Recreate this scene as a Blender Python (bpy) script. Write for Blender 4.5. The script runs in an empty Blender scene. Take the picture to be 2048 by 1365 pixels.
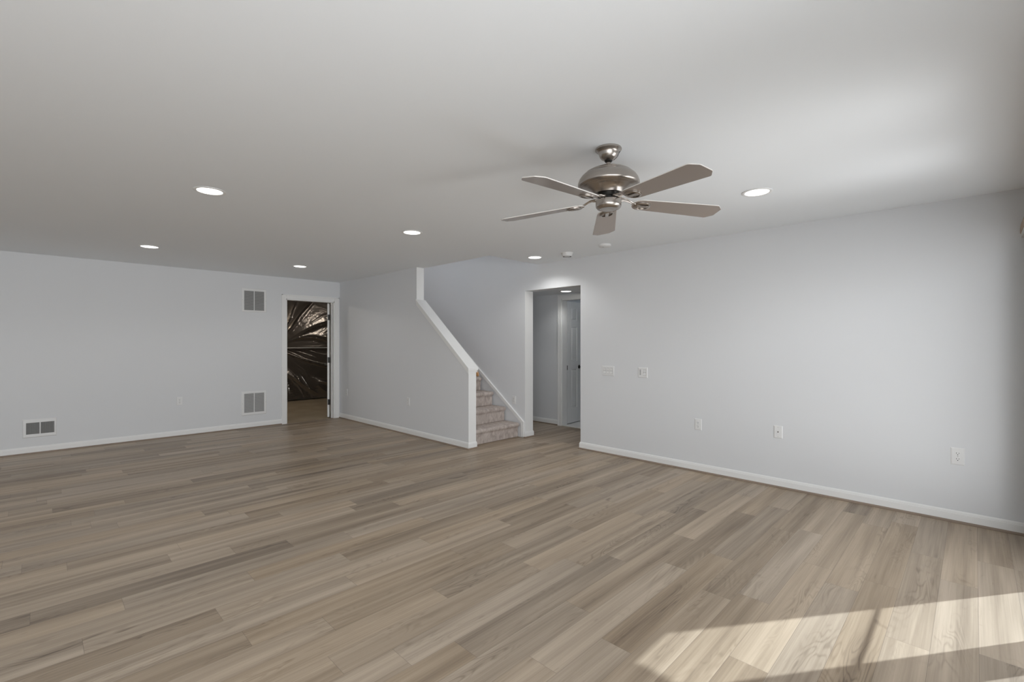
import bpy, bmesh, math, random
from mathutils import Vector, Matrix, noise
random.seed(7)
SC = bpy.context.scene
COL = SC.collection
PI = math.pi

# ------------------------------------------------------------------ camera
CAM_H = 1.353
cam_d = bpy.data.cameras.new('camera')
cam_d.sensor_fit = 'HORIZONTAL'; cam_d.sensor_width = 36.0
cam_d.lens = 934.85 / 2048 * 36.0
cam_d.shift_y = 3.5 / 2048
cam_d.clip_start = 0.02; cam_d.clip_end = 200
cam = bpy.data.objects.new('camera', cam_d); COL.objects.link(cam)
cam.location = (0, 0, CAM_H)
cam.rotation_euler = (PI / 2, 0, math.radians(44.69 - 90))
SC.camera = cam

# ------------------------------------------------------------------ view
SC.view_settings.view_transform = 'Standard'
SC.view_settings.look = 'None'
SC.view_settings.exposure = -0.20
SC.view_settings.gamma = 1.0
SC.view_settings.use_curve_mapping = False
SC.cycles.max_bounces = 16
SC.cycles.diffuse_bounces = 10
SC.cycles.sample_clamp_indirect = 6.0
SC.cycles.use_denoising = True

# ------------------------------------------------------------------ sky: blue-white above, sunlit pale ground below the horizon
SKY_UP, SKY_HORIZON, GROUND_FAR, TERRACE, SHADOW_LOBE = 4.0, 7.6, 8.6, 2.8, 6.8
w = bpy.data.worlds.new('daylight'); SC.world = w; w.use_nodes = True
nt = w.node_tree; nt.nodes.clear()
wo = nt.nodes.new('ShaderNodeOutputWorld'); bg = nt.nodes.new('ShaderNodeBackground')
tc = nt.nodes.new('ShaderNodeTexCoord'); sx = nt.nodes.new('ShaderNodeSeparateXYZ')
mr = nt.nodes.new('ShaderNodeMapRange'); mr.inputs[1].default_value = -1; mr.inputs[2].default_value = 1
cr = nt.nodes.new('ShaderNodeValToRGB')
nt.links.new(tc.outputs['Generated'], sx.inputs[0]); nt.links.new(sx.outputs[2], mr.inputs[0])
nt.links.new(mr.outputs[0], cr.inputs[0])
e = cr.color_ramp.elements
def k3(c, s): return (c[0] * s, c[1] * s, c[2] * s, 1)
e[0].position = 0.0; e[0].color = k3((.97, .985, 1.0), TERRACE)
e[1].position = 1.0; e[1].color = k3((.84, .92, 1.0), SKY_UP)
t_ = cr.color_ramp.elements.new(0.31); t_.color = k3((.97, .985, 1.0), TERRACE)
f_ = cr.color_ramp.elements.new(0.44); f_.color = k3((.97, .985, 1.0), GROUND_FAR)
a_ = cr.color_ramp.elements.new(0.485); a_.color = k3((.97, .985, 1.0), GROUND_FAR)
b_ = cr.color_ramp.elements.new(0.56); b_.color = k3((.93, .965, 1.0), SKY_HORIZON)
# bright lobe added below the horizon to throw the fan's shadow on the ceiling
pd = Vector((.26, -1, 0)).normalized() * math.cos(math.radians(39)) + Vector((0, 0, -math.sin(math.radians(39))))
dp = nt.nodes.new('ShaderNodeVectorMath'); dp.operation = 'DOT_PRODUCT'; dp.inputs[1].default_value = pd
pm = nt.nodes.new('ShaderNodeMapRange'); pm.inputs[1].default_value = math.cos(math.radians(24)); pm.inputs[2].default_value = math.cos(math.radians(3)); pm.inputs[4].default_value = SHADOW_LOBE
pa = nt.nodes.new('ShaderNodeMix'); pa.data_type = 'RGBA'; pa.blend_type = 'ADD'; pa.inputs['Factor'].default_value = 1
nt.links.new(tc.outputs['Generated'], dp.inputs[0]); nt.links.new(dp.outputs['Value'], pm.inputs[0])
nt.links.new(cr.outputs[0], pa.inputs['A']); nt.links.new(pm.outputs[0], pa.inputs['B'])
nt.links.new(pa.outputs['Result'], bg.inputs[0]); nt.links.new(bg.outputs[0], wo.inputs[0])

# ------------------------------------------------------------------ sun
SUN_STRENGTH = 7.2
TAN_E = 0.78
elev = math.atan(TAN_E)
L = Vector((-.816 * math.cos(elev), .578 * math.cos(elev), -math.sin(elev)))
sd = bpy.data.lights.new('sun', 'SUN'); sd.energy = SUN_STRENGTH; sd.angle = math.radians(0.53)
sd.color = (.84, .94, 1.0)
so = bpy.data.objects.new('sun', sd); COL.objects.link(so)
so.rotation_euler = L.to_track_quat('-Z', 'Y').to_euler()
so.location = (8, -6, 7)

# ------------------------------------------------------------------ dimensions (metres)
H = 2.44
YB = 8.164          # back wall
XS, XS2 = 3.821, 3.942   # knee wall beside the stairs
XR, XR2 = 4.858, 5.02    # right wall
YE = 4.555          # knee wall end
YO1, YO2, ZO = 3.575, 4.545, 2.09  # hall opening
YW = -0.40          # window wall (behind the camera)
XL = -3.6           # left wall
HT = 5.2            # top of stairwell

# ------------------------------------------------------------------ materials
def newmat(name):
    m = bpy.data.materials.new(name); m.use_nodes = True
    n = m.node_tree
    b = n.nodes['Principled BSDF']
    return m, n, b
def N(n, t, **kw):
    x = n.nodes.new(t)
    for k, v in kw.items(): setattr(x, k, v)
    return x
def plain(name, col, rough=.5, metal=0, spec=.5, bump=None, var=0):
    m, n, b = newmat(name)
    b.inputs['Base Color'].default_value = (*col, 1)
    b.inputs['Roughness'].default_value = rough
    b.inputs['Metallic'].default_value = metal
    b.inputs['Specular IOR Level'].default_value = spec
    if bump or var:
        c = N(n, 'ShaderNodeTexCoord')
    if bump:
        sc, st = bump
        t = N(n, 'ShaderNodeTexNoise'); t.inputs['Scale'].default_value = sc; t.inputs['Detail'].default_value = 4
        bp = N(n, 'ShaderNodeBump'); bp.inputs['Strength'].default_value = st; bp.inputs['Distance'].default_value = .002
        n.links.new(c.outputs['Object'], t.inputs['Vector']); n.links.new(t.outputs['Fac'], bp.inputs['Height'])
        n.links.new(bp.outputs[0], b.inputs['Normal'])
    if var:
        t2 = N(n, 'ShaderNodeTexNoise'); t2.inputs['Scale'].default_value = 3
        mx = N(n, 'ShaderNodeMix', data_type='RGBA')
        mx.inputs['A'].default_value = (*[v * (1 - var) for v in col], 1); mx.inputs['B'].default_value = (*[min(1, v * (1 + var)) for v in col], 1)
        n.links.new(c.outputs['Object'], t2.inputs['Vector']); n.links.new(t2.outputs['Fac'], mx.inputs['Factor'])
        n.links.new(mx.outputs['Result'], b.inputs['Base Color'])
    return m
def emit(name, col, s):
    m, n, b = newmat(name)
    b.inputs['Base Color'].default_value = (.9, .9, .9, 1)
    b.inputs['Emission Color'].default_value = (*col, 1); b.inputs['Emission Strength'].default_value = s
    return m

M = {}
M['wall'] = plain('wall_paint', (.712, .727, .745), .7, spec=.25, bump=(220, .06))
M['ceiling'] = plain('ceiling_paint', (.85, .882, .91), .8, spec=.2, bump=(160, .08))
M['trim'] = plain('white_trim_paint', (.83, .835, .83), .35, spec=.4)
M['plate'] = plain('white_plastic', (.77, .775, .775), .35)
M['dark'] = plain('dark_slot', (.02, .02, .02), .6)
M['duct'] = plain('grey_duct', (.10, .10, .10), .7)
M['louver'] = plain('louver_enamel', (.46, .46, .455), .45)
M['black_metal'] = plain('black_metal', (.025, .024, .022), .35, metal=.6)
M['hinge'] = plain('hinge_steel', (.18, .18, .17), .35, metal=.9)
M['brass'] = plain('oak_rail', (.42, .22, .09), .4, var=.2)
M['blade'] = plain('taupe_blade', (.265, .222, .19), .24, spec=.5)
M['edge'] = plain('pale_blade_edge', (.72, .70, .67), .3)
M['concrete'] = plain('concrete', (.33, .27, .19), .8, var=.25, bump=(30, .3))
M['joist'] = plain('bare_wood_joist', (.12, .092, .07), .8, var=.3)
M['tile'] = plain('white_tile', (.78, .78, .78), .25)
M['valance'] = plain('tan_wood_valance', (.36, .25, .17), .45, var=.15)
M['rail'] = plain('pale_rail', (.62, .61, .58), .4)
M['outside'] = plain('grey_slab', (.35, .33, .30), .8)
M['bulb'] = emit('lamp_diffuser', (1, .985, .95), 6.0)

def nickel():
    m, n, b = newmat('brushed_nickel')
    b.inputs['Metallic'].default_value = 1; b.inputs['Roughness'].default_value = .27
    c = N(n, 'ShaderNodeTexCoord'); mp = N(n, 'ShaderNodeMapping'); mp.inputs['Scale'].default_value = (6, 6, 420)
    t = N(n, 'ShaderNodeTexNoise'); t.inputs['Scale'].default_value = 2; t.inputs['Detail'].default_value = 3
    r = N(n, 'ShaderNodeValToRGB'); r.color_ramp.elements[0].color = (.34, .305, .275, 1); r.color_ramp.elements[1].color = (.56, .52, .48, 1)
    n.links.new(c.outputs['Object'], mp.inputs[0]); n.links.new(mp.outputs[0], t.inputs['Vector'])
    n.links.new(t.outputs['Fac'], r.inputs[0]); n.links.new(r.outputs[0], b.inputs['Base Color'])
    b.inputs['Anisotropic'].default_value = .4
    return m
M['nickel'] = nickel()

def foil():
    m, n, b = newmat('crinkled_foil')
    b.inputs['Metallic'].default_value = .82; b.inputs['Roughness'].default_value = .2
    b.inputs['Base Color'].default_value = (.30, .27, .24, 1)
    c = N(n, 'ShaderNodeTexCoord')
    t = N(n, 'ShaderNodeTexNoise'); t.inputs['Scale'].default_value = 18; t.inputs['Detail'].default_value = 4; t.inputs['Distortion'].default_value = .8
    bp = N(n, 'ShaderNodeBump'); bp.inputs['Strength'].default_value = .25; bp.inputs['Distance'].default_value = .008
    n.links.new(c.outputs['Object'], t.inputs['Vector']); n.links.new(t.outputs['Fac'], bp.inputs['Height'])
    n.links.new(bp.outputs[0], b.inputs['Normal'])
    return m
M['foil'] = foil()

def carpet():
    m, n, b = newmat('taupe_carpet')
    b.inputs['Roughness'].default_value = .95; b.inputs['Specular IOR Level'].default_value = .1
    c = N(n, 'ShaderNodeTexCoord')
    t = N(n, 'ShaderNodeTexNoise'); t.inputs['Scale'].default_value = 16; t.inputs['Detail'].default_value = 5; t.inputs['Distortion'].default_value = .8
    mp = N(n, 'ShaderNodeMapping'); mp.inputs['Scale'].default_value = (1.6, 1, .7); mp.inputs['Rotation'].default_value = (.3, .5, .2)
    r = N(n, 'ShaderNodeValToRGB')
    r.color_ramp.elements[0].position = .33; r.color_ramp.elements[0].color = (.42, .355, .32, 1)
    r.color_ramp.elements[1].position = .68; r.color_ramp.elements[1].color = (.645, .575, .53, 1)
    f = N(n, 'ShaderNodeTexNoise'); f.inputs['Scale'].default_value = 260
    bp = N(n, 'ShaderNodeBump'); bp.inputs['Strength'].default_value = .7; bp.inputs['Distance'].default_value = .006
    n.links.new(c.outputs['Object'], mp.inputs[0]); n.links.new(mp.outputs[0], t.inputs['Vector'])
    n.links.new(t.outputs['Fac'], r.inputs[0]); n.links.new(r.outputs[0], b.inputs['Base Color'])
    n.links.new(c.outputs['Object'], f.inputs['Vector']); n.links.new(f.outputs['Fac'], bp.inputs['Height']); n.links.new(bp.outputs[0], b.inputs['Normal'])
    return m
M['carpet'] = carpet()

def math_(n, op, a=None, b=None, c=None):
    x = N(n, 'ShaderNodeMath', operation=op)
    for i, v in enumerate((a, b, c)):
        if v is None: continue
        if isinstance(v, (int, float)): x.inputs[i].default_value = v
        else: n.links.new(v, x.inputs[i])
    return x.outputs[0]
def planks(name='vinyl_plank', PW=.1535, PL=1.22, Y0=2.595):
    m, n, b = newmat(name)
    g = N(n, 'ShaderNodeNewGeometry'); s = N(n, 'ShaderNodeSeparateXYZ'); n.links.new(g.outputs['Position'], s.inputs[0])
    X, Y = s.outputs[0], s.outputs[1]
    yy = math_(n, 'DIVIDE', math_(n, 'SUBTRACT', Y, Y0), PW)
    row = math_(n, 'FLOOR', yy); fy = math_(n, 'FRACT', yy)
    wn = N(n, 'ShaderNodeTexWhiteNoise', noise_dimensions='1D'); n.links.new(row, wn.inputs['W'])
    xx = math_(n, 'DIVIDE', math_(n, 'ADD', X, math_(n, 'MULTIPLY', wn.outputs['Value'], 7.3)), PL)
    colm = math_(n, 'FLOOR', xx); fx = math_(n, 'FRACT', xx)
    cb = N(n, 'ShaderNodeCombineXYZ'); n.links.new(row, cb.inputs[0]); n.links.new(colm, cb.inputs[1])
    wn2 = N(n, 'ShaderNodeTexWhiteNoise', noise_dimensions='3D'); n.links.new(cb.outputs[0], wn2.inputs['Vector'])
    rnd = wn2.outputs['Value']
    sc2 = N(n, 'ShaderNodeSeparateColor'); n.links.new(wn2.outputs['Color'], sc2.inputs[0])
    # plank-local coordinates with a random offset per plank
    lx = math_(n, 'ADD', X, math_(n, 'MULTIPLY', sc2.outputs[0], 37.0))
    ly = math_(n, 'ADD', math_(n, 'MULTIPLY', fy, PW), math_(n, 'MULTIPLY', sc2.outputs[1], 23.0))
    def vec(ax, ay):
        c = N(n, 'ShaderNodeCombineXYZ')
        n.links.new(math_(n, 'MULTIPLY', lx, ax), c.inputs[0]); n.links.new(math_(n, 'MULTIPLY', ly, ay), c.inputs[1])
        return c.outputs[0]
    def ns(v, scale, detail, dist=0, rough=.55):
        t = N(n, 'ShaderNodeTexNoise'); t.inputs['Scale'].default_value = scale; t.inputs['Detail'].default_value = detail
        t.inputs['Distortion'].default_value = dist; t.inputs['Roughness'].default_value = rough
        n.links.new(v, t.inputs['Vector']); return t.outputs['Fac']
    broad = ns(vec(.55, 13), 1.0, 2)                 # long soft streaks of tone
    fine = ns(vec(2.2, 130), 1.0, 4)                 # pores
    fig = ns(vec(1.5, 8.5), 1.0, 2, .6)              # figure for the cathedral rings
    rings = math_(n, 'SINE', math_(n, 'MULTIPLY', fig, 95.0))
    rings = math_(n, 'POWER', math_(n, 'MULTIPLY_ADD', rings, .5, .5), 3.0)
    where = ns(vec(1.1, 6), 1.0, 1)                  # rings show only in patches
    wr = N(n, 'ShaderNodeMapRange'); wr.inputs[1].default_value = .50; wr.inputs[2].default_value = .68; n.links.new(where, wr.inputs[0])
    rings = math_(n, 'MULTIPLY', rings, wr.outputs[0])
    knot = N(n, 'ShaderNodeMapRange'); knot.inputs[1].default_value = .68; knot.inputs[2].default_value = .80
    n.links.new(ns(vec(3.5, 14), 1.0, 2, .8), knot.inputs[0])
    tone = math_(n, 'MULTIPLY_ADD', rnd, .38, .14)
    tone = math_(n, 'ADD', tone, math_(n, 'MULTIPLY_ADD', broad, 1.15, -.40))
    tone = math_(n, 'ADD', tone, math_(n, 'MULTIPLY_ADD', fine, .5, -.25))
    tone = math_(n, 'SUBTRACT', tone, math_(n, 'MULTIPLY', rings, .22))
    tone = math_(n, 'SUBTRACT', tone, math_(n, 'MULTIPLY', knot.outputs[0], .35))
    r = N(n, 'ShaderNodeValToRGB'); el = r.color_ramp.elements
    el[0].position = 0.0; el[0].color = (.148, .106, .072, 1)
    el[1].position = 1.0; el[1].color = (.545, .435, .320, 1)
    mid = el.new(.45); mid.color = (.335, .258, .180, 1)
    n.links.new(tone, r.inputs[0])
    # a few planks are greyer than the rest
    gm = N(n, 'ShaderNodeMix', data_type='RGBA'); hs = N(n, 'ShaderNodeHueSaturation'); hs.inputs['Saturation'].default_value = .55
    n.links.new(r.outputs[0], hs.inputs['Color'])
    n.links.new(math_(n, 'MULTIPLY', sc2.outputs[2], .42), gm.inputs['Factor'])
    n.links.new(r.outputs[0], gm.inputs['A']); n.links.new(hs.outputs[0], gm.inputs['B'])
    # joints
    dy = math_(n, 'MULTIPLY', math_(n, 'MINIMUM', fy, math_(n, 'SUBTRACT', 1.0, fy)), PW)
    dx = math_(n, 'MULTIPLY', math_(n, 'MINIMUM', fx, math_(n, 'SUBTRACT', 1.0, fx)), PL)
    dd = math_(n, 'MINIMUM', dx, dy)
    jm = N(n, 'ShaderNodeMapRange'); jm.inputs[1].default_value = .0003; jm.inputs[2].default_value = .0013; n.links.new(dd, jm.inputs[0])
    jx = N(n, 'ShaderNodeMix', data_type='RGBA'); jx.inputs['A'].default_value = (.13, .10, .08, 1)
    n.links.new(math_(n, 'MULTIPLY_ADD', jm.outputs[0], .6, .4), jx.inputs['Factor']); n.links.new(gm.outputs['Result'], jx.inputs['B'])
    n.links.new(jx.outputs['Result'], b.inputs['Base Color'])
    b.inputs['Roughness'].default_value = .42; b.inputs['Specular IOR Level'].default_value = .35
    bp = N(n, 'ShaderNodeBump'); bp.inputs['Strength'].default_value = .25; bp.inputs['Distance'].default_value = .0012
    n.links.new(math_(n, 'ADD', math_(n, 'MULTIPLY', fine, .6), jm.outputs[0]), bp.inputs['Height']); n.links.new(bp.outputs[0], b.inputs['Normal'])
    return m
M['floor'] = planks()
M['shoe'] = plain('wood_shoe_moulding', (.25, .19, .145), .45, var=.25)

def glass():
    m = bpy.data.materials.new('clear_pane'); m.use_nodes = True; n = m.node_tree; n.nodes.clear()
    o = N(n, 'ShaderNodeOutputMaterial'); mx = N(n, 'ShaderNodeMixShader'); t = N(n, 'ShaderNodeBsdfTransparent'); g = N(n, 'ShaderNodeBsdfGlossy')
    g.inputs['Roughness'].default_value = .02; mx.inputs[0].default_value = .05
    n.links.new(t.outputs[0], mx.inputs[1]); n.links.new(g.outputs[0], mx.inputs[2]); n.links.new(mx.outputs[0], o.inputs[0])
    return m
M['glass'] = glass()

# ------------------------------------------------------------------ mesh helpers
class MB:
    def __init__(s): s.v = []; s.f = []
    def add(s, vs, fs):
        o = len(s.v); s.v += [tuple(p) for p in vs]; s.f += [tuple(i + o for i in f) for f in fs]; return s
    def box(s, a, b):
        x0, x1 = sorted((a[0], b[0])); y0, y1 = sorted((a[1], b[1])); z0, z1 = sorted((a[2], b[2]))
        return s.add([(x0, y0, z0), (x1, y0, z0), (x1, y1, z0), (x0, y1, z0), (x0, y0, z1), (x1, y0, z1), (x1, y1, z1), (x0, y1, z1)],
                     [(0, 3, 2, 1), (4, 5, 6, 7), (0, 1, 5, 4), (1, 2, 6, 5), (2, 3, 7, 6), (3, 0, 4, 7)])
    def prism(s, poly, fn, d0, d1):          # poly of 2D points, fn(u,v,d) -> xyz
        n = len(poly)
        return s.add([fn(u, v, d0) for u, v in poly] + [fn(u, v, d1) for u, v in poly],
                     [tuple(range(n)), tuple(range(2 * n - 1, n - 1, -1))] + [(i, i + n, (i + 1) % n + n, (i + 1) % n) for i in range(n)])
    def lathe(s, prof, seg=48, c=(0, 0), caps=True):
        vs = []; fs = []; n = len(prof)
        for i in range(seg):
            a = 2 * PI * i / seg
            for r, z in prof: vs.append((c[0] + r * math.cos(a), c[1] + r * math.sin(a), z))
        for i in range(seg):
            j = (i + 1) % seg
            for k in range(n - 1): fs.append((i * n + k, j * n + k, j * n + k + 1, i * n + k + 1))
        if caps:
            if prof[0][0] > 1e-6: fs.append(tuple(i * n for i in range(seg)))
            if prof[-1][0] > 1e-6: fs.append(tuple(i * n + n - 1 for i in range(seg))[::-1])
        return s.add(vs, fs)
    def tube(s, pts, rad, seg=12, cap=True):
        pts = [Vector(p) for p in pts]; rs = rad if isinstance(rad, (list, tuple)) else [rad] * len(pts)
        vs = []; fs = []
        for i, p in enumerate(pts):
            d = (pts[min(i + 1, len(pts) - 1)] - pts[max(i - 1, 0)]).normalized()
            u = d.cross(Vector((0, 0, 1)));
            if u.length < 1e-4: u = Vector((1, 0, 0))
            u.normalize(); v = u.cross(d)
            for k in range(seg):
                a = 2 * PI * k / seg; vs.append(p + rs[i] * (math.cos(a) * u + math.sin(a) * v))
        for i in range(len(pts) - 1):
            for k in range(seg): fs.append((i * seg + k, i * seg + (k + 1) % seg, (i + 1) * seg + (k + 1) % seg, (i + 1) * seg + k))
        if cap: fs += [tuple(range(seg))[::-1], tuple(range((len(pts) - 1) * seg, len(pts) * seg))]
        return s.add(vs, fs)
    def sweep(s, path, prof, closed_profile=True):
        """path: 2D plan points, the profile's offset goes to the LEFT of travel; prof: (offset, z)"""
        P = [Vector((p[0], p[1])) for p in path]; n = len(P); m = len(prof); vs = []; fs = []
        for i in range(n):
            if i == 0: d = (P[1] - P[0]).normalized(); nn = Vector((-d.y, d.x)); k = 1
            elif i == n - 1: d = (P[-1] - P[-2]).normalized(); nn = Vector((-d.y, d.x)); k = 1
            else:
                d0 = (P[i] - P[i - 1]).normalized(); d1 = (P[i + 1] - P[i]).normalized()
                n0 = Vector((-d0.y, d0.x)); n1 = Vector((-d1.y, d1.x)); nn = (n0 + n1).normalized(); k = 1 / max(.2, nn.dot(n0))
            for o, z in prof:
                q = P[i] + nn * (o * k); vs.append((q.x, q.y, z))
        for i in range(n - 1):
            for j in range(m): fs.append((i * m + j, (i + 1) * m + j, (i + 1) * m + (j + 1) % m, i * m + (j + 1) % m))
        fs += [tuple(range(m)), tuple(range((n - 1) * m, n * m))[::-1]]
        return s.add(vs, fs)
    def build(s, name, mat, parent=None, bevel=0, smooth=False, seg=2):
        me = bpy.data.meshes.new(name); me.from_pydata(s.v, [], s.f); me.validate()
        bm = bmesh.new(); bm.from_mesh(me)
        bmesh.ops.recalc_face_normals(bm, faces=bm.faces)
        bm.to_mesh(me); bm.free()
        for x in (mat if isinstance(mat, (list, tuple)) else [mat]): me.materials.append(x)
        o = bpy.data.objects.new(name, me); COL.objects.link(o)
        if parent: o.parent = parent
        if smooth:
            me.polygons.foreach_set('use_smooth', [True] * len(me.polygons))
            try: me.set_sharp_from_angle(angle=math.radians(38))
            except Exception: pass
        if bevel:
            md = o.modifiers.new('bevel', 'BEVEL'); md.width = bevel; md.segments = seg; md.limit_method = 'ANGLE'; md.angle_limit = math.radians(40)
        return o
def struct(o, label=None):
    o['kind'] = 'structure'
    if label: o['label'] = label
    return o
def tag(o, label, cat, group=None):
    o['label'] = label; o['category'] = cat
    if group: o['group'] = group
    return o
def thing(name, label, cat, loc=(0, 0, 0), rz=0, group=None):
    o = bpy.data.objects.new(name, None); COL.objects.link(o); o.empty_display_size = .05
    o.location = loc; o.rotation_euler = (0, 0, rz)
    return tag(o, label, cat, group)
def copy_tree(o, parent=None):
    c = o.copy(); COL.objects.link(c)
    if parent: c.parent = parent
    for ch in list(o.children): copy_tree(ch, c)
    return c
fYZ = lambda u, v, d: (d, u, v)      # polygon in (Y,Z), extruded along X
fXZ = lambda u, v, d: (u, d, v)      # polygon in (X,Z), extruded along Y
fXY = lambda u, v, d: (u, v, d)
LEFT_FACE = -PI / 2                  # things on walls facing -X: local -Y becomes -X

# ================================================================== SETTING
# floors
struct(MB().box((XL, YW - .15, -.06), (6.0, 8.20, 0)).build('floor', M['floor']))
struct(MB().box((1.4, 8.20, -.08), (7.4, 11.6, -.004)).build('floor_utility', M['concrete']))
struct(MB().box((6.0, 3.4, -.06), (7.6, 5.6, .004)).build('floor_bath', M['tile']))
# ceiling with the stairwell cut out of it
c = MB()
c.box((XL, YW - .15, H), (XS2, YB + .12, H + .26))
c.box((XS2, YW - .15, H), (XR, 4.30, H + .26))
struct(c.build('ceiling', M['ceiling']))
# back wall with the doorway to the utility room
DX0, DX1, DZ = 2.892, 3.722, 2.088
c = MB()
c.box((XL, YB, 0), (DX0, YB + .12, H)); c.box((DX0, YB, DZ), (DX1, YB + .12, H)); c.box((DX1, YB, 0), (XR2, YB + .12, H))
c.box((XS2 - .12, YB, H), (XR2, YB + .12, HT))
struct(c.build('wall_back', M['wall']))
# knee wall beside the stairs
S0, S1 = (YE, 1.022), (5.716, 1.955)
c = MB().prism([(YB, 0), (YE, 0), S0, S1, (5.716, H), (YB, H)], fYZ, XS, XS2)
struct(c.build('wall_stair', M['wall']))
# right wall, opening to the hall, runs on up the stairwell
c = MB()
c.box((XR, YW - .15, 0), (XR2, YO1, H + .26)); c.box((XR, YO1, ZO), (XR2, YO2, H + .26)); c.box((XR, YO2, 0), (XR2, YB + .12, H + .26))
c.box((XR, 4.18, H + .26), (XR2, YB + .12, HT))
struct(c.build('wall_right', M['wall']))
# upper part of the stairwell
c = MB(); c.box((XS2 - .12, 4.30, H + .26), (XS2, YB, HT)); struct(c.build('wall_stairwell_left', M['wall']))
c = MB(); c.box((XS2 - .12, 4.18, H + .26), (XR, 4.30, HT)); struct(c.build('wall_stairwell_front', M['wall']))
c = MB(); c.box((XS2 - .12, 4.18, HT), (XR2, YB + .12, HT + .1)); struct(c.build('ceiling_stairwell', M['ceiling']))
# left wall (outside the frame)
struct(MB().box((XL - .12, YW - .15, 0), (XL, YB + .12, H)).build('wall_left', M['wall']))
# window wall behind the camera: french doors on the right, an added window on the left
FD0, FD1, FDZ = 2.50, 4.33, 2.11
WN0, WN1, WNA, WNZ = -3.2, 1.75, .36, 2.08
c = MB(); y0, y1 = YW - .15, YW
c.box((XL, y0, 0), (WN0, y1, H)); c.box((WN0, y0, 0), (WN1, y1, WNA)); c.box((WN0, y0, WNZ), (WN1, y1, H)); c.box((WN1, y0, 0), (FD0, y1, H))
c.box((FD0, y0, FDZ), (FD1, y1, H)); c.box((FD1, y0, 0), (XR, y1, H))
struct(c.build('wall_front', M['wall']))

def rect_frame(c, x0, x1, z0, z1, wl, wr, wb, wt, ya, yb):
    c.box((x0, ya, z0), (x0 + wl, yb, z1)); c.box((x1 - wr, ya, z0), (x1, yb, z1))
    c.box((x0 + wl, ya, z0), (x1 - wr, yb, z0 + wb)); c.box((x0 + wl, ya, z1 - wt), (x1 - wr, yb, z1)); return c
root = struct(rect_frame(MB(), FD0, FD1, 0, FDZ, .035, .035, .03, .03, YW - .12, YW - .02).build('door_1', M['trim']))
for (px0, px1) in ((2.66, 3.295), (3.54, 4.17)):
    lo, hi = (FD0 + .035, 3.4175) if px0 < 3 else (3.4175, FD1 - .035)
    leaf = rect_frame(MB(), lo, hi, .03, FDZ - .03, px0 - lo, hi - px1, .17, .05, YW - .085, YW - .045)
    leaf.box((px0, YW - .070, 1.085), (px1, YW - .058, 1.103))
    lf = leaf.build('door_leaf', M['trim'], root)
    MB().box((px0, YW - .067, .2), (px1, YW - .063, FDZ - .08)).build('pane', M['glass'], lf)
root = struct(rect_frame(MB(), WN0, WN1, WNA, WNZ, .05, .05, .05, .05, YW - .12, YW - .02).build('added_window', M['trim']))  # unseen window, added and sized to light the left of the room
for k in (1, 2, 3):
    xm = WN0 + (WN1 - WN0) * k / 4
    MB().box((xm - .025, YW - .12, WNA + .05), (xm + .025, YW - .02, WNZ - .05)).build('window_mullion', M['trim'], root)
for k in range(4):
    xa = WN0 + (WN1 - WN0) * k / 4 + .05; xb = WN0 + (WN1 - WN0) * (k + 1) / 4 - .05
    MB().box((xa - .02, YW - .072, WNA + .03), (xb + .02, YW - .068, WNZ - .03)).build('pane', M['glass'], root)
# unseen slab added outside to cut the corner off the sun patch
struct(MB().box((-6, -2.0, 2.60), (4.50, YW - .16, 2.76)).build('sun_block_slab', M['outside']))
# daylight portals in the openings
for nm, xa, xb, za, zb in (('french_door_portal', FD0, FD1, 0, FDZ), ('window_portal', WN0, WN1, WNA, WNZ)):
    ld = bpy.data.lights.new(nm, 'AREA'); ld.shape = 'RECTANGLE'; ld.size = xb - xa; ld.size_y = zb - za
    lo = bpy.data.objects.new(nm, ld); COL.objects.link(lo); lo.location = ((xa + xb) / 2, YW - .13, (za + zb) / 2)
    lo.rotation_euler = Vector((0, 1, 0)).to_track_quat('-Z', 'Z').to_euler(); ld.cycles.is_portal = True

# hall behind the opening
HX, HZ = 5.98, 2.148
HD0, HD1, HDZ = 4.10, 4.78, 2.06         # bath doorway in the far hall wall
c = MB(); c.box((HX, 2.4, 0), (HX + .12, HD0, HZ + .1)); c.box((HX, HD0, HDZ), (HX + .12, HD1, HZ + .1)); c.box((HX, HD1, 0), (HX + .12, 7.0, HZ + .1))
struct(c.build('wall_hall_far', M['wall']))
struct(MB().box((XR2, 7.0, 0), (HX + .12, 7.12, HZ + .1)).build('wall_hall_end', M['wall']))
struct(MB().box((XR2, 2.28, 0), (HX + .12, 2.4, HZ + .1)).build('wall_hall_near', M['wall']))
struct(MB().box((XR2, 2.28, HZ), (HX, 7.0, HZ + .1)).build('ceiling_hall', M['ceiling']))
# bath beyond
struct(MB().box((7.6, 3.4, 0), (7.7, 5.6, 2.4)).build('wall_bath_far', M['wall']))
struct(MB().box((HX + .12, 5.5, 0), (7.6, 5.6, 2.4)).build('wall_bath_left', M['wall']))
struct(MB().box((HX + .12, 3.3, 0), (7.6, 3.4, 2.4)).build('wall_bath_right', M['wall']))
struct(MB().box((HX + .12, 3.4, 2.3), (7.6, 5.5, 2.4)).build('ceiling_bath', M['ceiling']))
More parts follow.
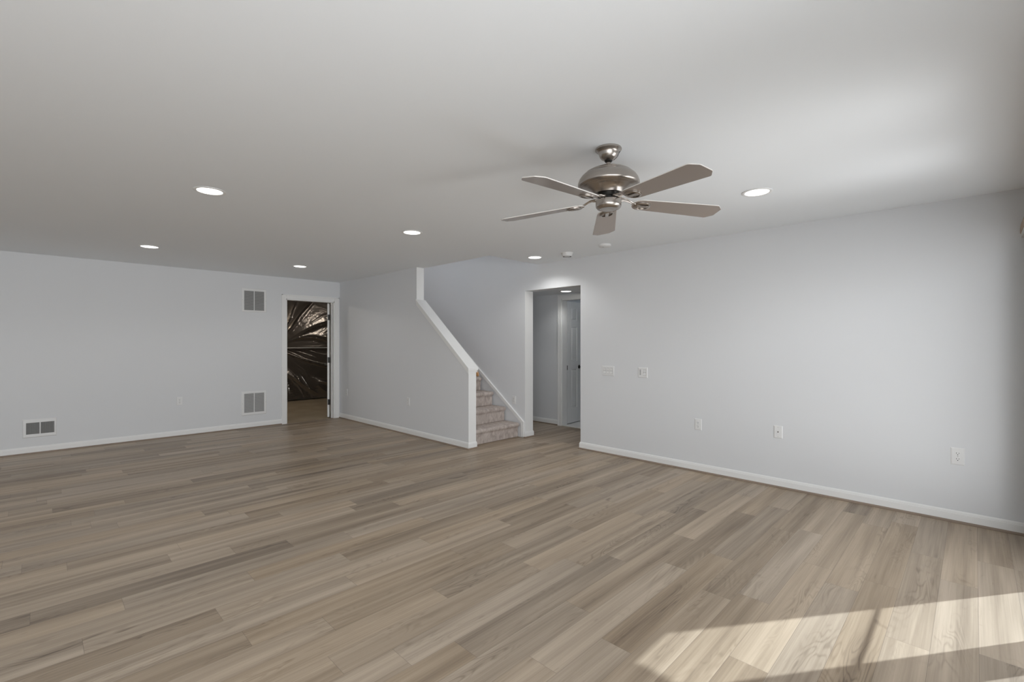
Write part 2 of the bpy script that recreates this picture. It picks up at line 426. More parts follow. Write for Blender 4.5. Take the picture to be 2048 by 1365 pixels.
# utility room beyond the left doorway
struct(MB().box((1.3, YB + .12, 0), (1.4, 11.7, 2.6)).build('wall_utility_left', M['joist']))
struct(MB().box((7.4, YB + .12, 0), (7.5, 11.7, 2.6)).build('wall_utility_right', M['joist']))
struct(MB().box((1.4, 11.45, 0), (7.4, 11.6, 2.6)).build('wall_utility_back', M['concrete']))
c = MB(); c.box((1.4, YB + .1205, 0), (DX0 - .03, YB + .13, 2.5)); c.box((DX1 + .05, YB + .1205, 0), (7.4, YB + .13, 2.5)); c.box((DX0 - .03, YB + .1205, DZ + .03), (DX1 + .05, YB + .13, 2.5))
struct(c.build('utility_dark_lining', M['joist']))  # dark layer added to keep the reflections in the foil dim
struct(MB().box((1.4, YB + .12, 2.5), (7.4, 11.6, 2.6)).build('ceiling_utility', M['joist']))

# baseboards and wood shoe moulding
BASE = [(0, .012), (.013, .012), (.013, .066), (.0105, .070), (.0105, .074), (.008, .082), (.004, .088), (0, .088)]
SHOE = [(0, 0), (.026, 0), (.0255, .006), (.022, .012), (.016, .016), (.010, .018), (0, .018)]
def runs(name, path):
    struct(MB().sweep(path, BASE).build(name, M['trim']))
    return MB().sweep(path, SHOE)
CAS = .072
j = MB()
paths = [('baseboard_back', [(DX0 - CAS, YB), (XL, YB)]),
         ('baseboard_stair', [(XS2, YE + .05), (XS2, YE), (XS, YE), (XS, YB - .001)]),
         ('baseboard_right', [(XR, YW), (XR, YO1), (XR2, YO1)][::-1]),
         ('baseboard_jamb', [(XR, YO2 + .006), (XR, YO2), (XR2, YO2), (XR2, YO2 + 1.2)][::-1]),
         ('baseboard_hall', [(HX, HD1 + CAS), (HX, 7.0)])]
def fix(path, inside):    # orient so that the profile goes to the room side
    a, b = Vector(path[0]), Vector(path[1]); d = b - a; n = Vector((-d.y, d.x))
    return path if n.dot(Vector(inside) - a) > 0 else path[::-1]
ins = {'baseboard_back': (0, 0), 'baseboard_stair': (5, YE), 'baseboard_right': (XR2, 4), 'baseboard_jamb': (5.5, 5), 'baseboard_hall': (5.5, 5.5)}
kk = 0
for nm, p in paths:
    p = fix(p, ins[nm]); kk += 1
    sh = runs(nm, p)
    struct(sh.build('trim_%d' % kk, M['shoe']))
# knee wall: white end boards, sloping cap with moulding
c = MB(); c.box((XS - .002, YE - .006, .088), (XS2 + .002, YE, S0[1])); struct(c.build('trim_6', M['trim'], bevel=.002))
c = MB(); c.box((XS - .002, S1[0] - .008, S1[1] - .01), (XS2 + .002, S1[0], H)); struct(c.build('trim_7', M['trim'], bevel=.002))
dv = Vector((S1[0] - S0[0], S1[1] - S0[1])).normalized(); nv = Vector((-dv.y, dv.x))
def slope_bar(c, x0, x1, lo, hi, ext0, ext1=0.0):
    """bar lying along the slope, between normal offsets lo..hi; its foot is cut plumb"""
    a0 = Vector(S0) + nv * lo; a1 = Vector(S1) + nv * lo; b0 = Vector(S0) + nv * hi; b1 = Vector(S1) + nv * hi
    def at_y(p, y): return Vector((y, p.y + (y - p.x) * dv.y / dv.x))
    y0 = S0[0] - ext0; y1 = S1[0] - .008 + ext1
    poly = [at_y(a0, y0), at_y(b0, y0), at_y(b1, y1), at_y(a1, y1)]
    c.prism([(p.x, p.y) for p in poly], fYZ, x0, x1)
c = MB(); slope_bar(c, XS - .024, XS2 + .024, 0, .024, .026); cap = struct(c.build('trim_8', M['trim'], bevel=.004))
c = MB(); slope_bar(c, XS - .016, XS, -.022, 0, .016); slope_bar(c, XS - .010, XS, -.045, -.022, .010, 0)
slope_bar(c, XS2, XS2 + .014, -.03, 0, .016); c.box((XS - .016, YE - .018, S0[1] - .028), (XS2 + .014, YE - .006, S0[1] - .004))
struct(c.build('trim_9', M['trim'], bevel=.003))
c = MB(); c.box((XR - .002, YO2 - .005, .088), (XR2 + .002, YO2, ZO)); struct(c.build('trim_16', M['trim'], bevel=.002))
# moulding along the stairs on the right wall
def strip(c, off_out, off_in, d):
    A = [(4.551 + off_out, .012), (4.551 + off_out, .227), (8.1, .227 + (8.1 - 4.551 - off_out) * .7505)]
    B = [(4.613 - off_in, .012), (4.613 - off_in, .204 + off_in * .3), (8.1, .204 + off_in * .3 + (8.1 - 4.613 + off_in) * .7505)]
    c.prism(A[:2] + B[:2][::-1], fYZ, XR - d, XR); c.prism([A[1], A[2], B[2], B[1]], fYZ, XR - d, XR)
c = MB(); strip(c, 0, 0, .008); strip(c, .006, .040, .022); strip(c, .040, .004, .018); struct(c.build('trim_10', M['trim'], bevel=.002))
# left doorway: casing, jamb, stop
c = MB()
for x0, x1, z1 in ((DX0 - CAS, DX0, DZ + CAS), (DX1, DX1 + CAS + .012, DZ + CAS)):
    c.box((x0, YB - .012, 0), (x1, YB, z1))
    xo = x0 if x0 < DX0 else x1
    s = 1 if x0 < DX0 else -1
    c.box((xo, YB - .018, 0), (xo + s * .018, YB - .012, z1))
c.box((DX0, YB - .012, DZ), (DX1, YB, DZ + CAS)); c.box((DX0 - CAS, YB - .018, DZ + CAS - .018), (DX1 + CAS + .012, YB - .012, DZ + CAS))
struct(c.build('trim_11', M['trim'], bevel=.003))
c = MB()
c.box((DX1 - .018, YB - .004, 0), (DX1, YB + .125, DZ)); c.box((DX0, YB - .004, 0), (DX0 + .018, YB + .125, DZ)); c.box((DX0, YB - .004, DZ - .018), (DX1, YB + .125, DZ))
c.box((DX1 - .03, YB + .05, 0), (DX1 - .018, YB + .08, DZ - .018)); c.box((DX0 + .018, YB + .05, 0), (DX0 + .03, YB + .08, DZ - .018))
struct(c.build('trim_12', M['trim'], bevel=.002))
# hall doorway casing and jamb
c = MB()
for y0, y1 in ((HD1, HD1 + CAS), (HD0 - CAS, HD0)):
    c.box((HX - .012, y0, 0), (HX, y1, HDZ + CAS))
c.box((HX - .018, HD1 + CAS - .02, 0), (HX - .012, HD1 + CAS, HDZ + CAS)); c.box((HX - .016, HD1 + .022, 0), (HX - .012, HD1 + .036, HDZ + .03))
c.box((HX - .012, HD0, HDZ), (HX, HD1, HDZ + CAS)); c.box((HX - .018, HD0 - CAS, HDZ + CAS - .02), (HX - .012, HD1 + CAS - .02, HDZ + CAS))
c.box((HX - .016, HD0, HDZ + .022), (HX - .012, HD1 + .022, HDZ + .036))
struct(c.build('trim_13', M['trim'], bevel=.003))
c = MB(); c.box((HX - .004, HD1 - .016, 0), (HX + .124, HD1, HDZ)); c.box((HX - .004, HD0, 0), (HX + .124, HD0 + .016, HDZ)); c.box((HX - .004, HD0, HDZ - .016), (HX + .124, HD1, HDZ))
struct(c.build('trim_14', M['trim'], bevel=.002))
c = MB(); c.box((HX - .01, HD0, 0), (HX + .03, HD1, .012)); struct(c.build('trim_15', M['rail'], bevel=.004))

# panelled door slab helper: slab in local XZ, hinge edge at x=0, thickness along Y, faces at y=-t/2, t/2
def panel_slab(wd, ht, cols, rows, t=.035):
    c = MB(); d = .012
    c.box((0, -t / 2 + d, 0), (wd, t / 2 - d, ht))
    xs = sorted({0, wd} | {x for p in cols for x in p}); zs = sorted({0, ht} | {z for p in rows for z in p})
    for i in range(len(xs) - 1):
        for k in range(len(zs) - 1):
            a, b, lo, hi = xs[i], xs[i + 1], zs[k], zs[k + 1]
            hole = any(abs(a - p[0]) < 1e-6 for p in cols) and any(abs(lo - p[0]) < 1e-6 for p in rows)
            for s in (-1, 1):
                if not hole: c.box((a, s * (t / 2 - d), lo), (b, s * t / 2, hi))
                else:
                    # raised field with sloping border
                    g, r = .012, .030; y0 = s * (t / 2 - d); y1 = s * (t / 2 - .001)
                    o_ = [(a + g, y0, lo + g), (b - g, y0, lo + g), (b - g, y0, hi - g), (a + g, y0, hi - g)]
                    q_ = [(a + r, y1, lo + r), (b - r, y1, lo + r), (b - r, y1, hi - r), (a + r, y1, hi - r)]
                    c.add(o_ + q_, [(4, 5, 6, 7)] + [(n_, (n_ + 1) % 4, (n_ + 1) % 4 + 4, n_ + 4) for n_ in range(4)])
    return c
def hinge(parent, x, y, z, mat, h=.09):
    c = MB(); c.tube([(x, y, z - h / 2), (x, y, z + h / 2)], .007); c.box((x - .017, y - .0015, z - h / 2), (x + .017, y + .0015, z + h / 2))
    return c.build('hinge', mat, parent)
def knob(parent, x, y, z, s, mat):
    c = MB(); prof = [(0.0, 0), (.031, 0), (.031, .006), (.012, .010), (.011, .028), (.020, .034), (.027, .044), (.027, .052), (.020, .061), (0.0, .064)]
    c.lathe(prof, 24); c.v = [(x + a, y + s * z_, z + b) for a, b, z_ in c.v]
    return c.build('door_knob', mat, parent, smooth=True)
# hall bath door, half hidden by the wall
d = MB()
root = bpy.data.objects.new('door_2', None); COL.objects.link(root); struct(root); root.location = (6.118, 4.79, .018); root.rotation_euler = (0, 0, math.radians(5))
slab = panel_slab(.43, 2.02, [(.125, .305)], [(.25, .90), (1.03, 1.60), (1.71, 1.92)]).build('door_panel', M['trim'], root, bevel=.0015)
knob(slab, .367, -.0175, .925, -1, M['black_metal']); knob(slab, .367, .0175, .925, 1, M['black_metal'])
for z in (.24, 1.72): hinge(root, -.004, -.012, z, M['rail'])
c = MB(); c.box((-.020, -.0235, .885), (.004, -.0175, .960)); c.build('strike_plate', M['dark'], root)
# utility room door swung away from us, its hinge edge showing
root = bpy.data.objects.new('door_3', None); COL.objects.link(root); struct(root); root.location = (DX1 - .052, YB + .132, .012); root.rotation_euler = (0, 0, math.radians(65))
slab = panel_slab(.78, 2.05, [(.11, .35), (.43, .67)], [(.22, .82), (1.0, 1.55), (1.68, 1.92)]).build('door_panel', M['trim'], root, bevel=.0015)
knob(slab, .72, -.0175, .92, -1, M['hinge']); knob(slab, .72, .0175, .92, 1, M['hinge'])
for z in (.27, 1.03, 1.80):
    c = MB(); c.tube([(-.008, -.022, z - .05), (-.008, -.022, z + .05)], .010); c.box((-.004, -.022, z - .05), (.0, .012, z + .05)); c.box((-.03, -.026, z - .045), (.0, -.022, z + .045))
    c.build('hinge', M['black_metal'], root)

# ================================================================== STAIRS
st = thing('staircase', 'taupe carpeted staircase climbing behind the white sloping knee wall', 'stairs', (XS2, 4.667, 0))
RISE, RUN, NS = .205, .266, 13
WST = XR - .001 - XS2
for i in range(NS):
    z1 = RISE * (i + 1); y0 = RUN * i; z0 = RISE * i
    # carpet wrapped step: nosing rounded over the riser
    prof = [(y0 + RUN + .02, z1), (y0 + .01, z1), (y0 - .012, z1 - .004), (y0 - .025, z1 - .014), (y0 - .029, z1 - .030), (y0 - .024, z1 - .046), (y0 - .008, z1 - .058),
            (y0 + .002, z1 - .07), (y0, z0 + .01), (y0 + .002, max(0, z0 - .002)), (y0 + RUN + .02, max(0, z0 - .002))]
    c = MB(); w0 = .001; w1 = WST - (.012 if i == 0 else .022)
    c.prism(prof, fYZ, w0, w1)
    c.build('step', M['carpet'], st, bevel=.010, smooth=True, seg=3)
# oak handrail on the inner face of the knee wall
hr = thing('handrail', 'oak wood handrail whose foot peeks out behind the white knee wall post', 'handrail', (XS2 + .055, 4.60, .955))
c = MB(); pr_ = []
sl = dv.y / dv.x
for k in range(14):
    a = 2 * PI * k / 14; pr_.append((.026 * math.cos(a), .036 * math.sin(a)))
pts = [(0, -.035, -.03), (0, -.01, -.012), (0, .03, .02), (0, 3.3, .02 + 3.27 * sl * .96)]
vs = []; fs = []
for i, p in enumerate(pts):
    s_ = (.35, .9, 1, 1)[i]
    for u, v in pr_: vs.append((p[0] + u * s_, p[1] - v * s_ * .6, p[2] + v * s_ * .8))
for i in range(3):
    for k in range(14): fs.append((i * 14 + k, i * 14 + (k + 1) % 14, (i + 1) * 14 + (k + 1) % 14, (i + 1) * 14 + k))
fs += [tuple(range(14)), tuple(range(42, 56))[::-1]]
c.add(vs, fs); c.build('rail', M['brass'], hr, smooth=True)
for yy in (.35, 1.9, 3.1):
    c = MB(); zz = .02 + (yy - .03) * sl * .96
    c.tube([(-.055, yy, zz - .07), (-.03, yy, zz - .07), (-.005, yy, zz - .05), (0, yy, zz - .025)], .007); c.build('bracket', M['hinge'], hr, smooth=True)

# ================================================================== CEILING FAN
FX, FY = 2.241, 1.457
fan = thing('ceiling_fan', 'brushed nickel ceiling fan with five taupe blades hanging from the ceiling', 'ceiling fan', (FX, FY, H))
c = MB().lathe([(0, 0), (.071, 0), (.073, -.004), (.072, -.010), (.066, -.015), (.058, -.019), (.054, -.026), (.052, -.036), (.047, -.048), (.038, -.058), (.028, -.064), (.021, -.067), (.020, -.060)], 56, caps=False)
cn = c.build('canopy', M['nickel'], fan, smooth=True)
c = MB(); c.tube([(.050, -.048, -.010), (.045, -.043, -.018), (.037, -.042, -.030), (.036, -.037, -.042), (.026, -.033, -.054), (.019, -.022, -.064)], .0016, 6); c.build('canopy_seam', M['dark'], cn)
MB().lathe([(0, -.055), (.019, -.058), (.023, -.066), (.019, -.074), (.013, -.078), (0, -.078)], 32).build('hanger_ball', M['black_metal'], fan, smooth=True)
MB().lathe([(0, -.06), (.0118, -.06), (.0118, -.115), (0, -.115)], 28).build('downrod', M['nickel'], fan, smooth=True)
def zz(z): return z - H
c = MB().lathe([(0, zz(2.337)), (.03, zz(2.337)), (.045, zz(2.3345)), (.075, zz(2.328)), (.105, zz(2.316)), (.126, zz(2.3045)), (.131, zz(2.300)), (.1315, zz(2.2945)), (.1395, zz(2.2925)), (.152, zz(2.281)), (.163, zz(2.264)),
                (.1695, zz(2.246)), (.170, zz(2.236)), (.1665, zz(2.228)), (.160, zz(2.2235)), (.152, zz(2.2225)), (.149, zz(2.225)),
                (.146, zz(2.223)), (.125, zz(2.219)), (.108, zz(2.212)), (.096, zz(2.202)), (.089, zz(2.192)), (.085, zz(2.183)), (0, zz(2.183))], 72)
c.build('motor_housing', M['nickel'], fan, smooth=True)
MB().lathe([(0, zz(2.185)), (.060, zz(2.185)), (.060, zz(2.168)), (.050, zz(2.167)), (.050, zz(2.148)), (0, zz(2.148))], 48).build('flywheel', M['black_metal'], fan, smooth=True)
c = MB().lathe([(0, zz(2.152)), (.066, zz(2.152)), (.070, zz(2.149)), (.071, zz(2.143)), (.071, zz(2.122)), (.069, zz(2.112)), (.062, zz(2.104)), (.050, zz(2.0995)), (.047, zz(2.1005)), (.030, zz(2.0985)), (0, zz(2.0975))], 56)
sw = c.build('switch_housing', M['nickel'], fan, smooth=True)
ZB = zz(2.143)         # blade height
PITCH = math.tan(math.radians(9.5))
def blade_outline():
    pts = []
    r0, r1, w0, w1 = .142, .664, .058, .0765
    for k in range(13):                                   # round root
        a = PI / 2 + PI * k / 12; pts.append((r0 + .052 + .052 * math.cos(a), w0 * math.sin(a)))
    # tip corners, slightly clipped and rounded
    def corner(cx, cy, a0, a1, r, n=5): return [(cx + r * math.cos(a0 + (a1 - a0) * i / n), cy + r * math.sin(a0 + (a1 - a0) * i / n)) for i in range(n + 1)]
    t = corner(r1 - .045, -(w1 - .022), -PI / 2, -PI / 4, .022) + corner(r1 - .018, -(w1 - .044), -PI / 5, 0, .018)
    pts += t + [(x, -y) for x, y in t[::-1]]
    return pts
OUT = blade_outline()
def blade_mesh():
    c = MB(); t = .0055; n = len(OUT)
    e = .003
    # underside field slightly inset so the edge shows as a pale bead
    c.add([(r, w_, -t / 2) for r, w_ in OUT] + [(r, w_, t / 2) for r, w_ in OUT], [tuple(range(n)), tuple(range(2 * n - 1, n - 1, -1))] + [(i, i + n, (i + 1) % n + n, (i + 1) % n) for i in range(n)])
    return c
def iron_mesh():
    """arm from the flywheel down to an oval medallion with two slots under the blade root"""
    c = MB(); z = -.0055
    # oval plate with two slots: three bars within an oval ring
    def oval(rx, ry, n=28): return [(.200 + rx * math.cos(2 * PI * k / n), ry * math.sin(2 * PI * k / n)) for k in range(n)]
    o1, o2 = oval(.047, .043), oval(.037, .033); n = len(o1)
    vs = [(x, y, z - .004) for x, y in o1] + [(x, y, z - .007) for x, y in o2] + [(x, y, z + .003) for x, y in o1] + [(x, y, z + .003) for x, y in o2]
    fs = []
    for k in range(n):
        q = (k + 1) % n
        fs += [(k, q, n + q, n + k), (k, 2 * n + k, 2 * n + q, q), (n + k, n + q, 3 * n + q, 3 * n + k)]
    c.add(vs, fs)
    c.prism([(.165, -.012), (.236, -.010), (.236, .010), (.165, .012)], fXY, z - .007, z + .003)
    for s in (-1, 1): c.prism([(.177, s * .019), (.225, s * .019), (.221, s * .030), (.183, s * .030)], fXY, z - .0015, z + .003)
    return c
for k in range(5):
    br = MB()
    az = math.radians(36 + 72 * k)
    bl = blade_mesh().build('fan_blade', [M['blade'], M['edge']], fan, bevel=.0012)
    for q_ in bl.data.polygons:
        if abs(q_.normal.z) < .5: q_.material_index = 1
    # local x along the blade; tilt about that axis (edge on the +t side hangs lower)
    mx_ = Matrix.Translation((0, 0, ZB)) @ Matrix.Rotation(az, 4, 'Z') @ Matrix.Rotation(math.radians(2.4), 4, 'Y') @ Matrix.Rotation(-math.atan(PITCH), 4, 'X')
    bl.matrix_local = mx_
    ir = iron_mesh().build('blade_bracket', M['nickel'], fan, bevel=.001, smooth=True)
    ir.matrix_local = mx_
    arm = MB(); zt = zz(2.162) - ZB
    for s in (-1, 1):
        arm.tube([(.055, s * .017, zt), (.078, s * .018, zt), (.098, s * .013, zt + .001), (.118, s * .008, zt - .004), (.140, s * .008, zt - .013), (.166, s * .012, -.009)], [.005, .005, .0042, .0038, .0038, .0038], 8)
    arm.box((.050, -.022, zt - .005), (.070, .022, zt + .006))
    arm.prism([(.170, -.018), (.215, -.014), (.215, .014), (.170, .018)], fXY, .003, .007)
    am = arm.build('bracket_arm', M['nickel'], ir, smooth=True)
    am.matrix_local = Matrix.Rotation(math.atan(PITCH) * .5, 4, 'X')

# ================================================================== RECESSED LIGHTS
SPOT_W = 12.5
def downlight(label, x, y, z=H, watts=SPOT_W):
    r = thing('recessed_light', label, 'ceiling light', (x, y, z), 0, 'round recessed ceiling lights')
    MB().lathe([(.079, -.0005), (.100, -.0005), (.101, -.003), (.097, -.0055), (.084, -.0065), (.079, -.004), (.077, -.0005)], 48, caps=False).build('trim_ring', M['trim'], r, smooth=True)
    MB().lathe([(0, -.0008), (.078, -.0008), (.078, -.0032), (0, -.0038)], 40).build('diffuser', M['bulb'], r)
    ld = bpy.data.lights.new('downlight', 'SPOT'); ld.energy = watts; ld.spot_size = math.radians(146); ld.spot_blend = .55; ld.shadow_soft_size = .06; ld.color = (1, .985, .965)
    lo = bpy.data.objects.new('downlight_beam', ld); COL.objects.link(lo); lo.parent = r; lo.location = (0, 0, -.012)
    return r
downlight('lit round recessed light nearest the camera on the left ceiling', .856, 3.886)
downlight('lit recessed light right of the ceiling fan above the long right wall', 3.637, 1.114)
downlight('small lit recessed light farthest left, close to the back wall', .873, 6.619)
downlight('lit recessed light in mid ceiling, left of the fan blade tips', 2.576, 3.931)
downlight('lit recessed light farthest back, above the foil-lined doorway', 2.602, 6.808)
downlight('lit recessed light above the hall opening, beside the smoke detectors', 4.426, 3.971, H, 24)
downlight('lit recessed light on the low hall ceiling seen through the opening', 5.70, 4.47, HZ)

for x_, y_ in ((.30, .95), (-.86, 1.15), (-.86, 3.89), (-.86, 6.62), (-2.6, 3.89), (-2.6, 6.62)):  # extra fittings out of view, added to even out the room's light
    downlight('unseen recessed light added to brighten the room', x_, y_)
# unseen point lights added to light the stairwell, utility room and bath
def added_light(name, loc, watts, rad, col=(1, .95, .88)):
    ld = bpy.data.lights.new(name, 'POINT'); ld.energy = watts; ld.shadow_soft_size = rad; ld.color = col
    lo = bpy.data.objects.new(name, ld); COL.objects.link(lo); lo.location = loc
added_light('stair_top_fill', (4.4, 6.6, 4.9), 34, .12, (1, .97, .94))
added_light('foil_highlight_fill', (5.6, 9.3, 2.25), 8, .10, (1, .93, .84))  # added off to the side for highlights on the foil
added_light('utility_lamp', (3.0, 10.2, 2.38), 36, .07, (1, .90, .76))
added_light('bath_fill', (7.0, 4.0, 2.15), .3, .08)

# smoke detectors
sm = thing('smoke_detector', 'white smoke detector with dark vents, nearer the lit recessed light', 'smoke detector', (4.486, 3.50, H), 0)
MB().lathe([(0, 0), (.072, 0), (.072, -.010), (.066, -.012), (.062, -.036), (.056, -.044), (0, -.046)], 48).build('body', M['plate'], sm, smooth=True)
c = MB()
for k in range(16):
    a = 2 * PI * k / 16; c.box((-.004, -.004, -.0475), (.004, .004, -.044)); 
    for i in range(len(c.v) - 8, len(c.v)): x, y, z = c.v[i]; c.v[i] = (x + .045 * math.cos(a), y + .045 * math.sin(a), z)
c.build('vent_slots', M['dark'], sm)
sm2 = thing('smoke_detector', 'flat white round alarm on the ceiling below the fan, right of the vented one', 'smoke detector', (4.40, 2.91, H), 0)
MB().lathe([(0, 0), (.070, 0), (.072, -.006), (.070, -.018), (.060, -.027), (.030, -.031), (0, -.032)], 48).build('body', M['plate'], sm2, smooth=True)
c = MB().lathe([(0, -.030), (.010, -.0315), (.010, -.034), (0, -.035)], 16); c.v = [(x - .03, y, z) for x, y, z in c.v]; c.build('test_button', M['louver'], sm2)

# ================================================================== WALL PLATES
def plate(root, wd, ht, t=.006):
    c = MB(); b = .006
    o_ = [(-wd / 2, -wd * 0, -ht / 2), (wd / 2, 0, -ht / 2), (wd / 2, 0, ht / 2), (-wd / 2, 0, ht / 2)]
    m_ = [(x, -t * .55, z) for x, _, z in o_]
    q_ = [(math.copysign(abs(x) - b, x), -t, math.copysign(abs(z) - b, z)) for x, _, z in o_]
    c.add(o_ + m_ + q_, [(0, 1, 5, 4), (1, 2, 6, 5), (2, 3, 7, 6), (3, 0, 4, 7), (4, 5, 9, 8), (5, 6, 10, 9), (6, 7, 11, 10), (7, 4, 8, 11), (8, 9, 10, 11), (3, 2, 1, 0)])
    return c.build('cover_plate', M['plate'], root)
def outlet_parts(root, wd=.072, ht=.118):
    plate(root, wd, ht)
    for s in (1, -1):
        cz = s * .0195; c = MB(); pts = []
        for k in range(24):
            a = 2 * PI * k / 24; pts.append((.0170 * math.cos(a), max(-.0135, min(.0135, .0170 * math.sin(a))) + cz))
        c.prism(pts, fXZ, -.0085, -.005); rc = c.build('receptacle', M['plate'], root)
        for xx, hh in ((-.0065, .0042), (.0065, .0034)):
            MB().box((xx - .0013, -.0090, cz + .0035 - hh), (xx + .0013, -.0080, cz + .0035 + hh)).build('slot', M['dark'], rc)
        MB().prism([(.0028 * math.cos(2 * PI * k / 10), cz - .0075 + .0028 * math.sin(2 * PI * k / 10)) for k in range(10)], fXZ, -.0090, -.0080).build('ground_hole', M['dark'], rc)
    MB().prism([(.003 * math.cos(2 * PI * k / 12), .003 * math.sin(2 * PI * k / 12)) for k in range(12)], fXZ, -.0075, -.005).build('screw', M['louver'], root)
proto = None
def outlet(label, loc, rz, scale=1):
    global proto
    if proto is None:
        proto = thing('wall_outlet', label, 'outlet', loc, rz, 'white duplex wall outlets'); outlet_parts(proto); r = proto
    else:
        r = copy_tree(proto); r.location = loc; r.rotation_euler = (0, 0, rz); r['label'] = label
    r.scale = (scale, 1, scale)
    return r
outlet('white duplex outlet on the right wall, left of the cable plate', (XR, 2.058, .497), LEFT_FACE)
outlet('large white duplex outlet nearest the right edge, on the right wall', (XR, .089, .498), LEFT_FACE, 1.08)
outlet('white duplex outlet on the back wall between low vent and doorway', (1.423, YB, .510), 0)
outlet('white outlet on stairwell wall above the stair moulding', (XR, 4.76, .521), LEFT_FACE)
outlet('white outlet in the corner beside the foil-lined doorway', (XS, 7.89, .479), LEFT_FACE)
outlet('white outlet in the middle of the grey knee wall', (XS, 5.925, .487), LEFT_FACE)
# coax plate
r = thing('cable_plate', 'white cable wall plate with one dark centre hole on the right wall', 'wall plate', (XR, 1.304, .519), LEFT_FACE)
plate(r, .074, .116)
c = MB(); c.prism([(.006 * math.cos(2 * PI * k / 6), .006 * math.sin(2 * PI * k / 6)) for k in range(6)], fXZ, -.0085, -.006); cx = c.build('coax_jack', M['hinge'], r)
MB().prism([(.0042 * math.cos(2 * PI * k / 12), .0042 * math.sin(2 * PI * k / 12)) for k in range(12)], fXZ, -.0125, -.0085).build('jack_hole', M['dark'], cx)
for s in (-1, 1): MB().prism([(.0028 * math.cos(2 * PI * k / 10), s * .042 + .0028 * math.sin(2 * PI * k / 10)) for k in range(10)], fXZ, -.0072, -.005).build('screw', M['louver'], r)
# switches
def rocker(root, x):
    c = MB(); c.prism([(-.0055, .033), (-.009, .033), (-.0065, 0), (-.0105, -.033), (-.0055, -.033)], lambda u, v, d: (d, u, v), x - .0155, x + .0155)
    MB().box((x - .0170, -.0066, -.0345), (x + .0170, -.0050, .0345)).build('switch_gap', M['duct'], root)
    return c.build('rocker_switch', M['plate'], root)
r = thing('light_switch', 'white triple rocker light switch beside the hall opening', 'light switch', (XR, 3.162, 1.012), LEFT_FACE)
plate(r, .168, .118)
for x in (-.046, 0, .046): rocker(r, x)
r = thing('fan_control', 'white double wall switch with slotted fan control, right of triple switch', 'light switch', (XR, 2.697, 1.012), LEFT_FACE)
plate(r, .120, .118)
rocker(r, .024)
c = MB(); c.box((-.039, -.0085, -.033), (-.009, -.005, .033)); sc_ = c.build('speed_slide', M['plate'], r)
for k in range(6): MB().box((-.038, -.0092, -.027 + .0105 * k), (-.020, -.0082, -.0225 + .0105 * k)).build('speed_mark', M['duct'], sc_)

# ================================================================== VENTS on the back wall
def vent(label, x0, x1, z0, z1, gx0, gx1, gz0, gz1, vertical, group=None):
    xc, zc = (x0 + x1) / 2, (z0 + z1) / 2
    r = thing('wall_vent', label, 'vent', (xc, YB, zc), 0, group)
    X0, X1, Z0, Z1 = x0 - xc, x1 - xc, z0 - zc, z1 - zc; a, b, lo, hi = gx0 - xc, gx1 - xc, gz0 - zc, gz1 - zc
    c = MB()
    def fr(u0, u1, v0, v1, y):   return [(u0, y, v0), (u1, y, v0), (u1, y, v1), (u0, y, v1)]
    e_ = .008
    vs = fr(X0, X1, Z0, Z1, 0) + fr(X0, X1, Z0, Z1, -.003) + fr(X0 + e_, X1 - e_, Z0 + e_, Z1 - e_, -.009) + fr(a, b, lo, hi, -.009) + fr(a, b, lo, hi, 0)
    fs = []
    for q in range(4):
        for i in range(4): k2 = (i + 1) % 4; fs.append((q * 4 + i, q * 4 + k2, q * 4 + 4 + k2, q * 4 + 4 + i))
    c.add(vs, fs); c.build('vent_frame', M['plate'], r)
    m = (a + b) / 2 - .002
    MB().box((m - .005, -.009, lo), (m + .005, -.001, hi)).build('centre_bar', M['plate'], r)
    MB().box((a, -.0012, lo), (b, -.0004, hi)).build('duct', M['duct'], r)
    for (u0, u1) in ((a, m - .005), (m + .005, b)):
        c = MB()
        if vertical:
            n = 17
            for k in range(n):
                x = u0 + (u1 - u0) * (k + .5) / n
                c.add([(x - .0020, -.0075, lo), (x - .0006, -.0075, lo), (x + .002, -.0015, lo), (x + .0006, -.0015, lo), (x - .0020, -.0075, hi), (x - .0006, -.0075, hi), (x + .002, -.0015, hi), (x + .0006, -.0015, hi)],
                      [(0, 1, 5, 4), (1, 2, 6, 5), (2, 3, 7, 6), (3, 0, 4, 7), (3, 2, 1, 0), (4, 5, 6, 7)])
        else:
            n = 23
            for k in range(n):
                z = lo + (hi - lo) * (k + .5) / n
                c.add([(u0, -.0080, z - .0046), (u0, -.0068, z - .0046), (u0, -.0012, z + .0046), (u0, -.0024, z + .0046), (u1, -.0080, z - .0046), (u1, -.0068, z - .0046), (u1, -.0012, z + .0046), (u1, -.0024, z + .0046)],
                      [(0, 1, 5, 4), (1, 2, 6, 5), (2, 3, 7, 6), (3, 0, 4, 7), (3, 2, 1, 0), (4, 5, 6, 7)])
        c.build('louver_bank', M['louver'], r)
    if vertical: MB().box((X1 - .017, -.018, -.02), (X1 - .010, -.008, .012)).build('damper_lever', M['plate'], r)
    else:
        for s in (-1, 1): MB().prism([((X0 + .014 if s < 0 else X1 - .014) + .004 * math.cos(k * PI / 5), .004 * math.sin(k * PI / 5)) for k in range(10)], fXZ, -.0105, -.008).build('screw', M['louver'], r)
    return r
vent('square white return air grille high on the back wall', 2.225, 2.59, 1.842, 2.215, 2.262, 2.553, 1.868, 2.176, False, 'square return grilles')
vent('square white return air grille low on the back wall by the doorway', 2.225, 2.59, .205, .582, 2.262, 2.553, .248, .550, False, 'square return grilles')
vent('small wide white floor-level supply register at far left of back wall', -.146, .152, .198, .420, -.115, .130, .238, .378, True)

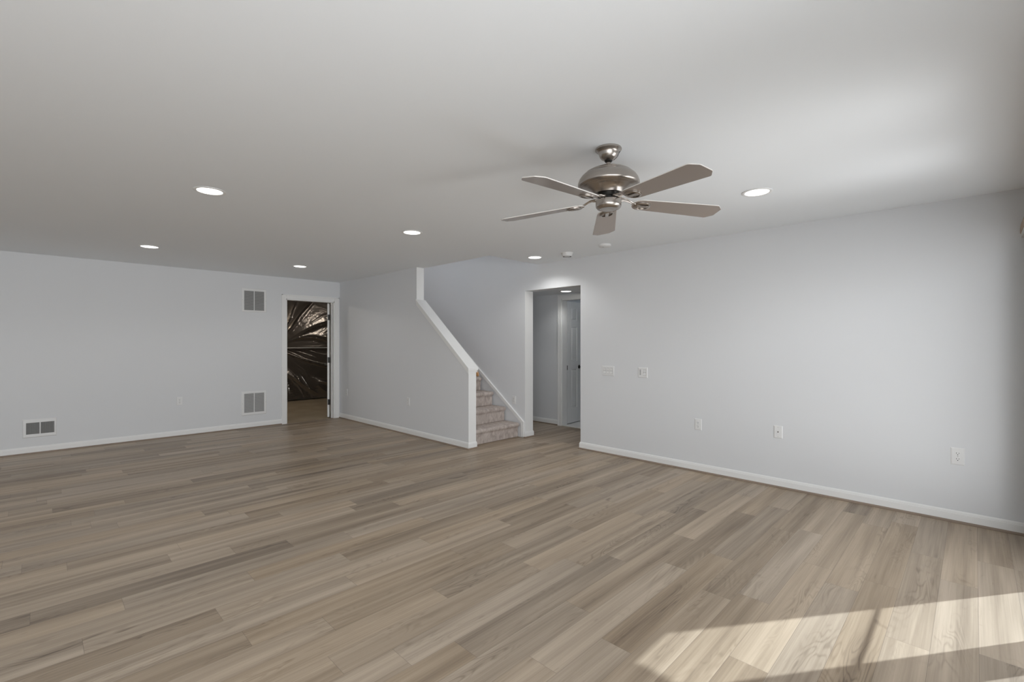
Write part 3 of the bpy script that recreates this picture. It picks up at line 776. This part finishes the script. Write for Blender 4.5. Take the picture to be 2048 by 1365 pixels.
# ================================================================== FOIL BLANKET in the utility room
def foil_sheet(z0, z1, upper, nx=170, nz=140, x0=3.2, x1=5.8):
    """loose sheet: a few long folds fan out from the pinned left end of the seam, the rest lies nearly flat"""
    c = MB(); vs = []; fs = []
    for j in range(nz + 1):
        for i in range(nx + 1):
            u = i / nx; v = j / nz; x = x0 + (x1 - x0) * u; z = z0 + (z1 - z0) * v
            dx = x - 3.80; dz = (z - z0 if upper else z1 - z) + .05
            ang = math.atan2(dz, dx + .12); rad = math.hypot(dx, dz)
            sd_ = 3.3 if upper else 8.1
            f = noise.noise(Vector((ang * 3.6 + rad * .55, rad * .5, sd_)))
            f2 = noise.noise(Vector((ang * 8.0 - rad * .4, rad * 1.1, sd_ + 4)))
            patch = noise.noise(Vector((x * 1.7, z * 1.7, sd_ + 11)))
            crk = noise.noise(Vector((x * 13, z * 11, sd_))) * .5 + noise.noise(Vector((x * 31, z * 27, sd_ + 9))) * .3
            env = min(1, 6 * v, 6 * (1 - v))
            dsp = max(0, 1 - abs(f) * 5) ** 2 * .040 + max(0, 1 - abs(f2) * 6) ** 2 * .018 * max(0, .4 + patch)
            dsp += crk * (.004 + (.020 if upper else .006) * max(0, patch - .05))
            vs.append((x, 11.36 - dsp * env - .10 * (1 - v), z))
    for j in range(nz):
        for i in range(nx):
            a = j * (nx + 1) + i; fs.append((a, a + 1, a + nx + 2, a + nx + 1))
    return c.add(vs, fs)
fb = thing('foil_blanket', 'crinkled dark silver foil insulation hung beyond the left doorway', 'insulation', (0, 0, 0))
foil_sheet(.035, 1.235, False).build('foil_sheet', M['foil'], fb, smooth=True)
foil_sheet(1.24, 2.44, True).build('foil_sheet', M['foil'], fb, smooth=True)
c = MB(); c.box((3.2, 11.235, 1.226), (5.8, 11.40, 1.244)); c.build('seam_strip', M['rail'], fb)

# ================================================================== VALANCE at the right edge
va = thing('window_valance', 'tan curved window valance end at the right edge by the ceiling', 'valance', (0, 0, 0))
pf = [(YW, 2.235), (-.262, 2.232), (-.244, 2.215), (-.232, 2.185), (-.228, 2.155), (-.229, 2.120), (YW, 2.120)]
MB().prism(pf, fYZ, 2.25, XR - .004).build('valance_board', M['valance'], va, smooth=True)
MB().prism([(YW, 2.120), (-.232, 2.120), (-.235, 2.092), (YW, 2.092)], fYZ, 2.25, XR - .004).build('bottom_rail', M['rail'], va)
for k in range(12):      # vertical vanes drawn aside to the right
    x = 4.50 + .025 * k
    c = MB(); n_ = 8; vs = []; fs = []
    for i in range(n_ + 1):
        t = i / n_ - .5; y = -.318 + .088 * t; b = .004 * (1 - 4 * t * t)
        vs += [(x + b + .02 * t, y, .03), (x + b + .02 * t, y, 2.12), (x + b + .02 * t + .0012, y, .03), (x + b + .02 * t + .0012, y, 2.12)]
    for i in range(n_):
        a = 4 * i; b = a + 4; fs += [(a, b, b + 1, a + 1), (a + 2, a + 3, b + 3, b + 2), (a + 1, b + 1, b + 3, a + 3), (a, a + 2, b + 2, b)]
    fs += [(0, 1, 3, 2), (4 * n_, 4 * n_ + 2, 4 * n_ + 3, 4 * n_ + 1)]
    c.add(vs, fs).build('blind_vane', M['rail'], va)
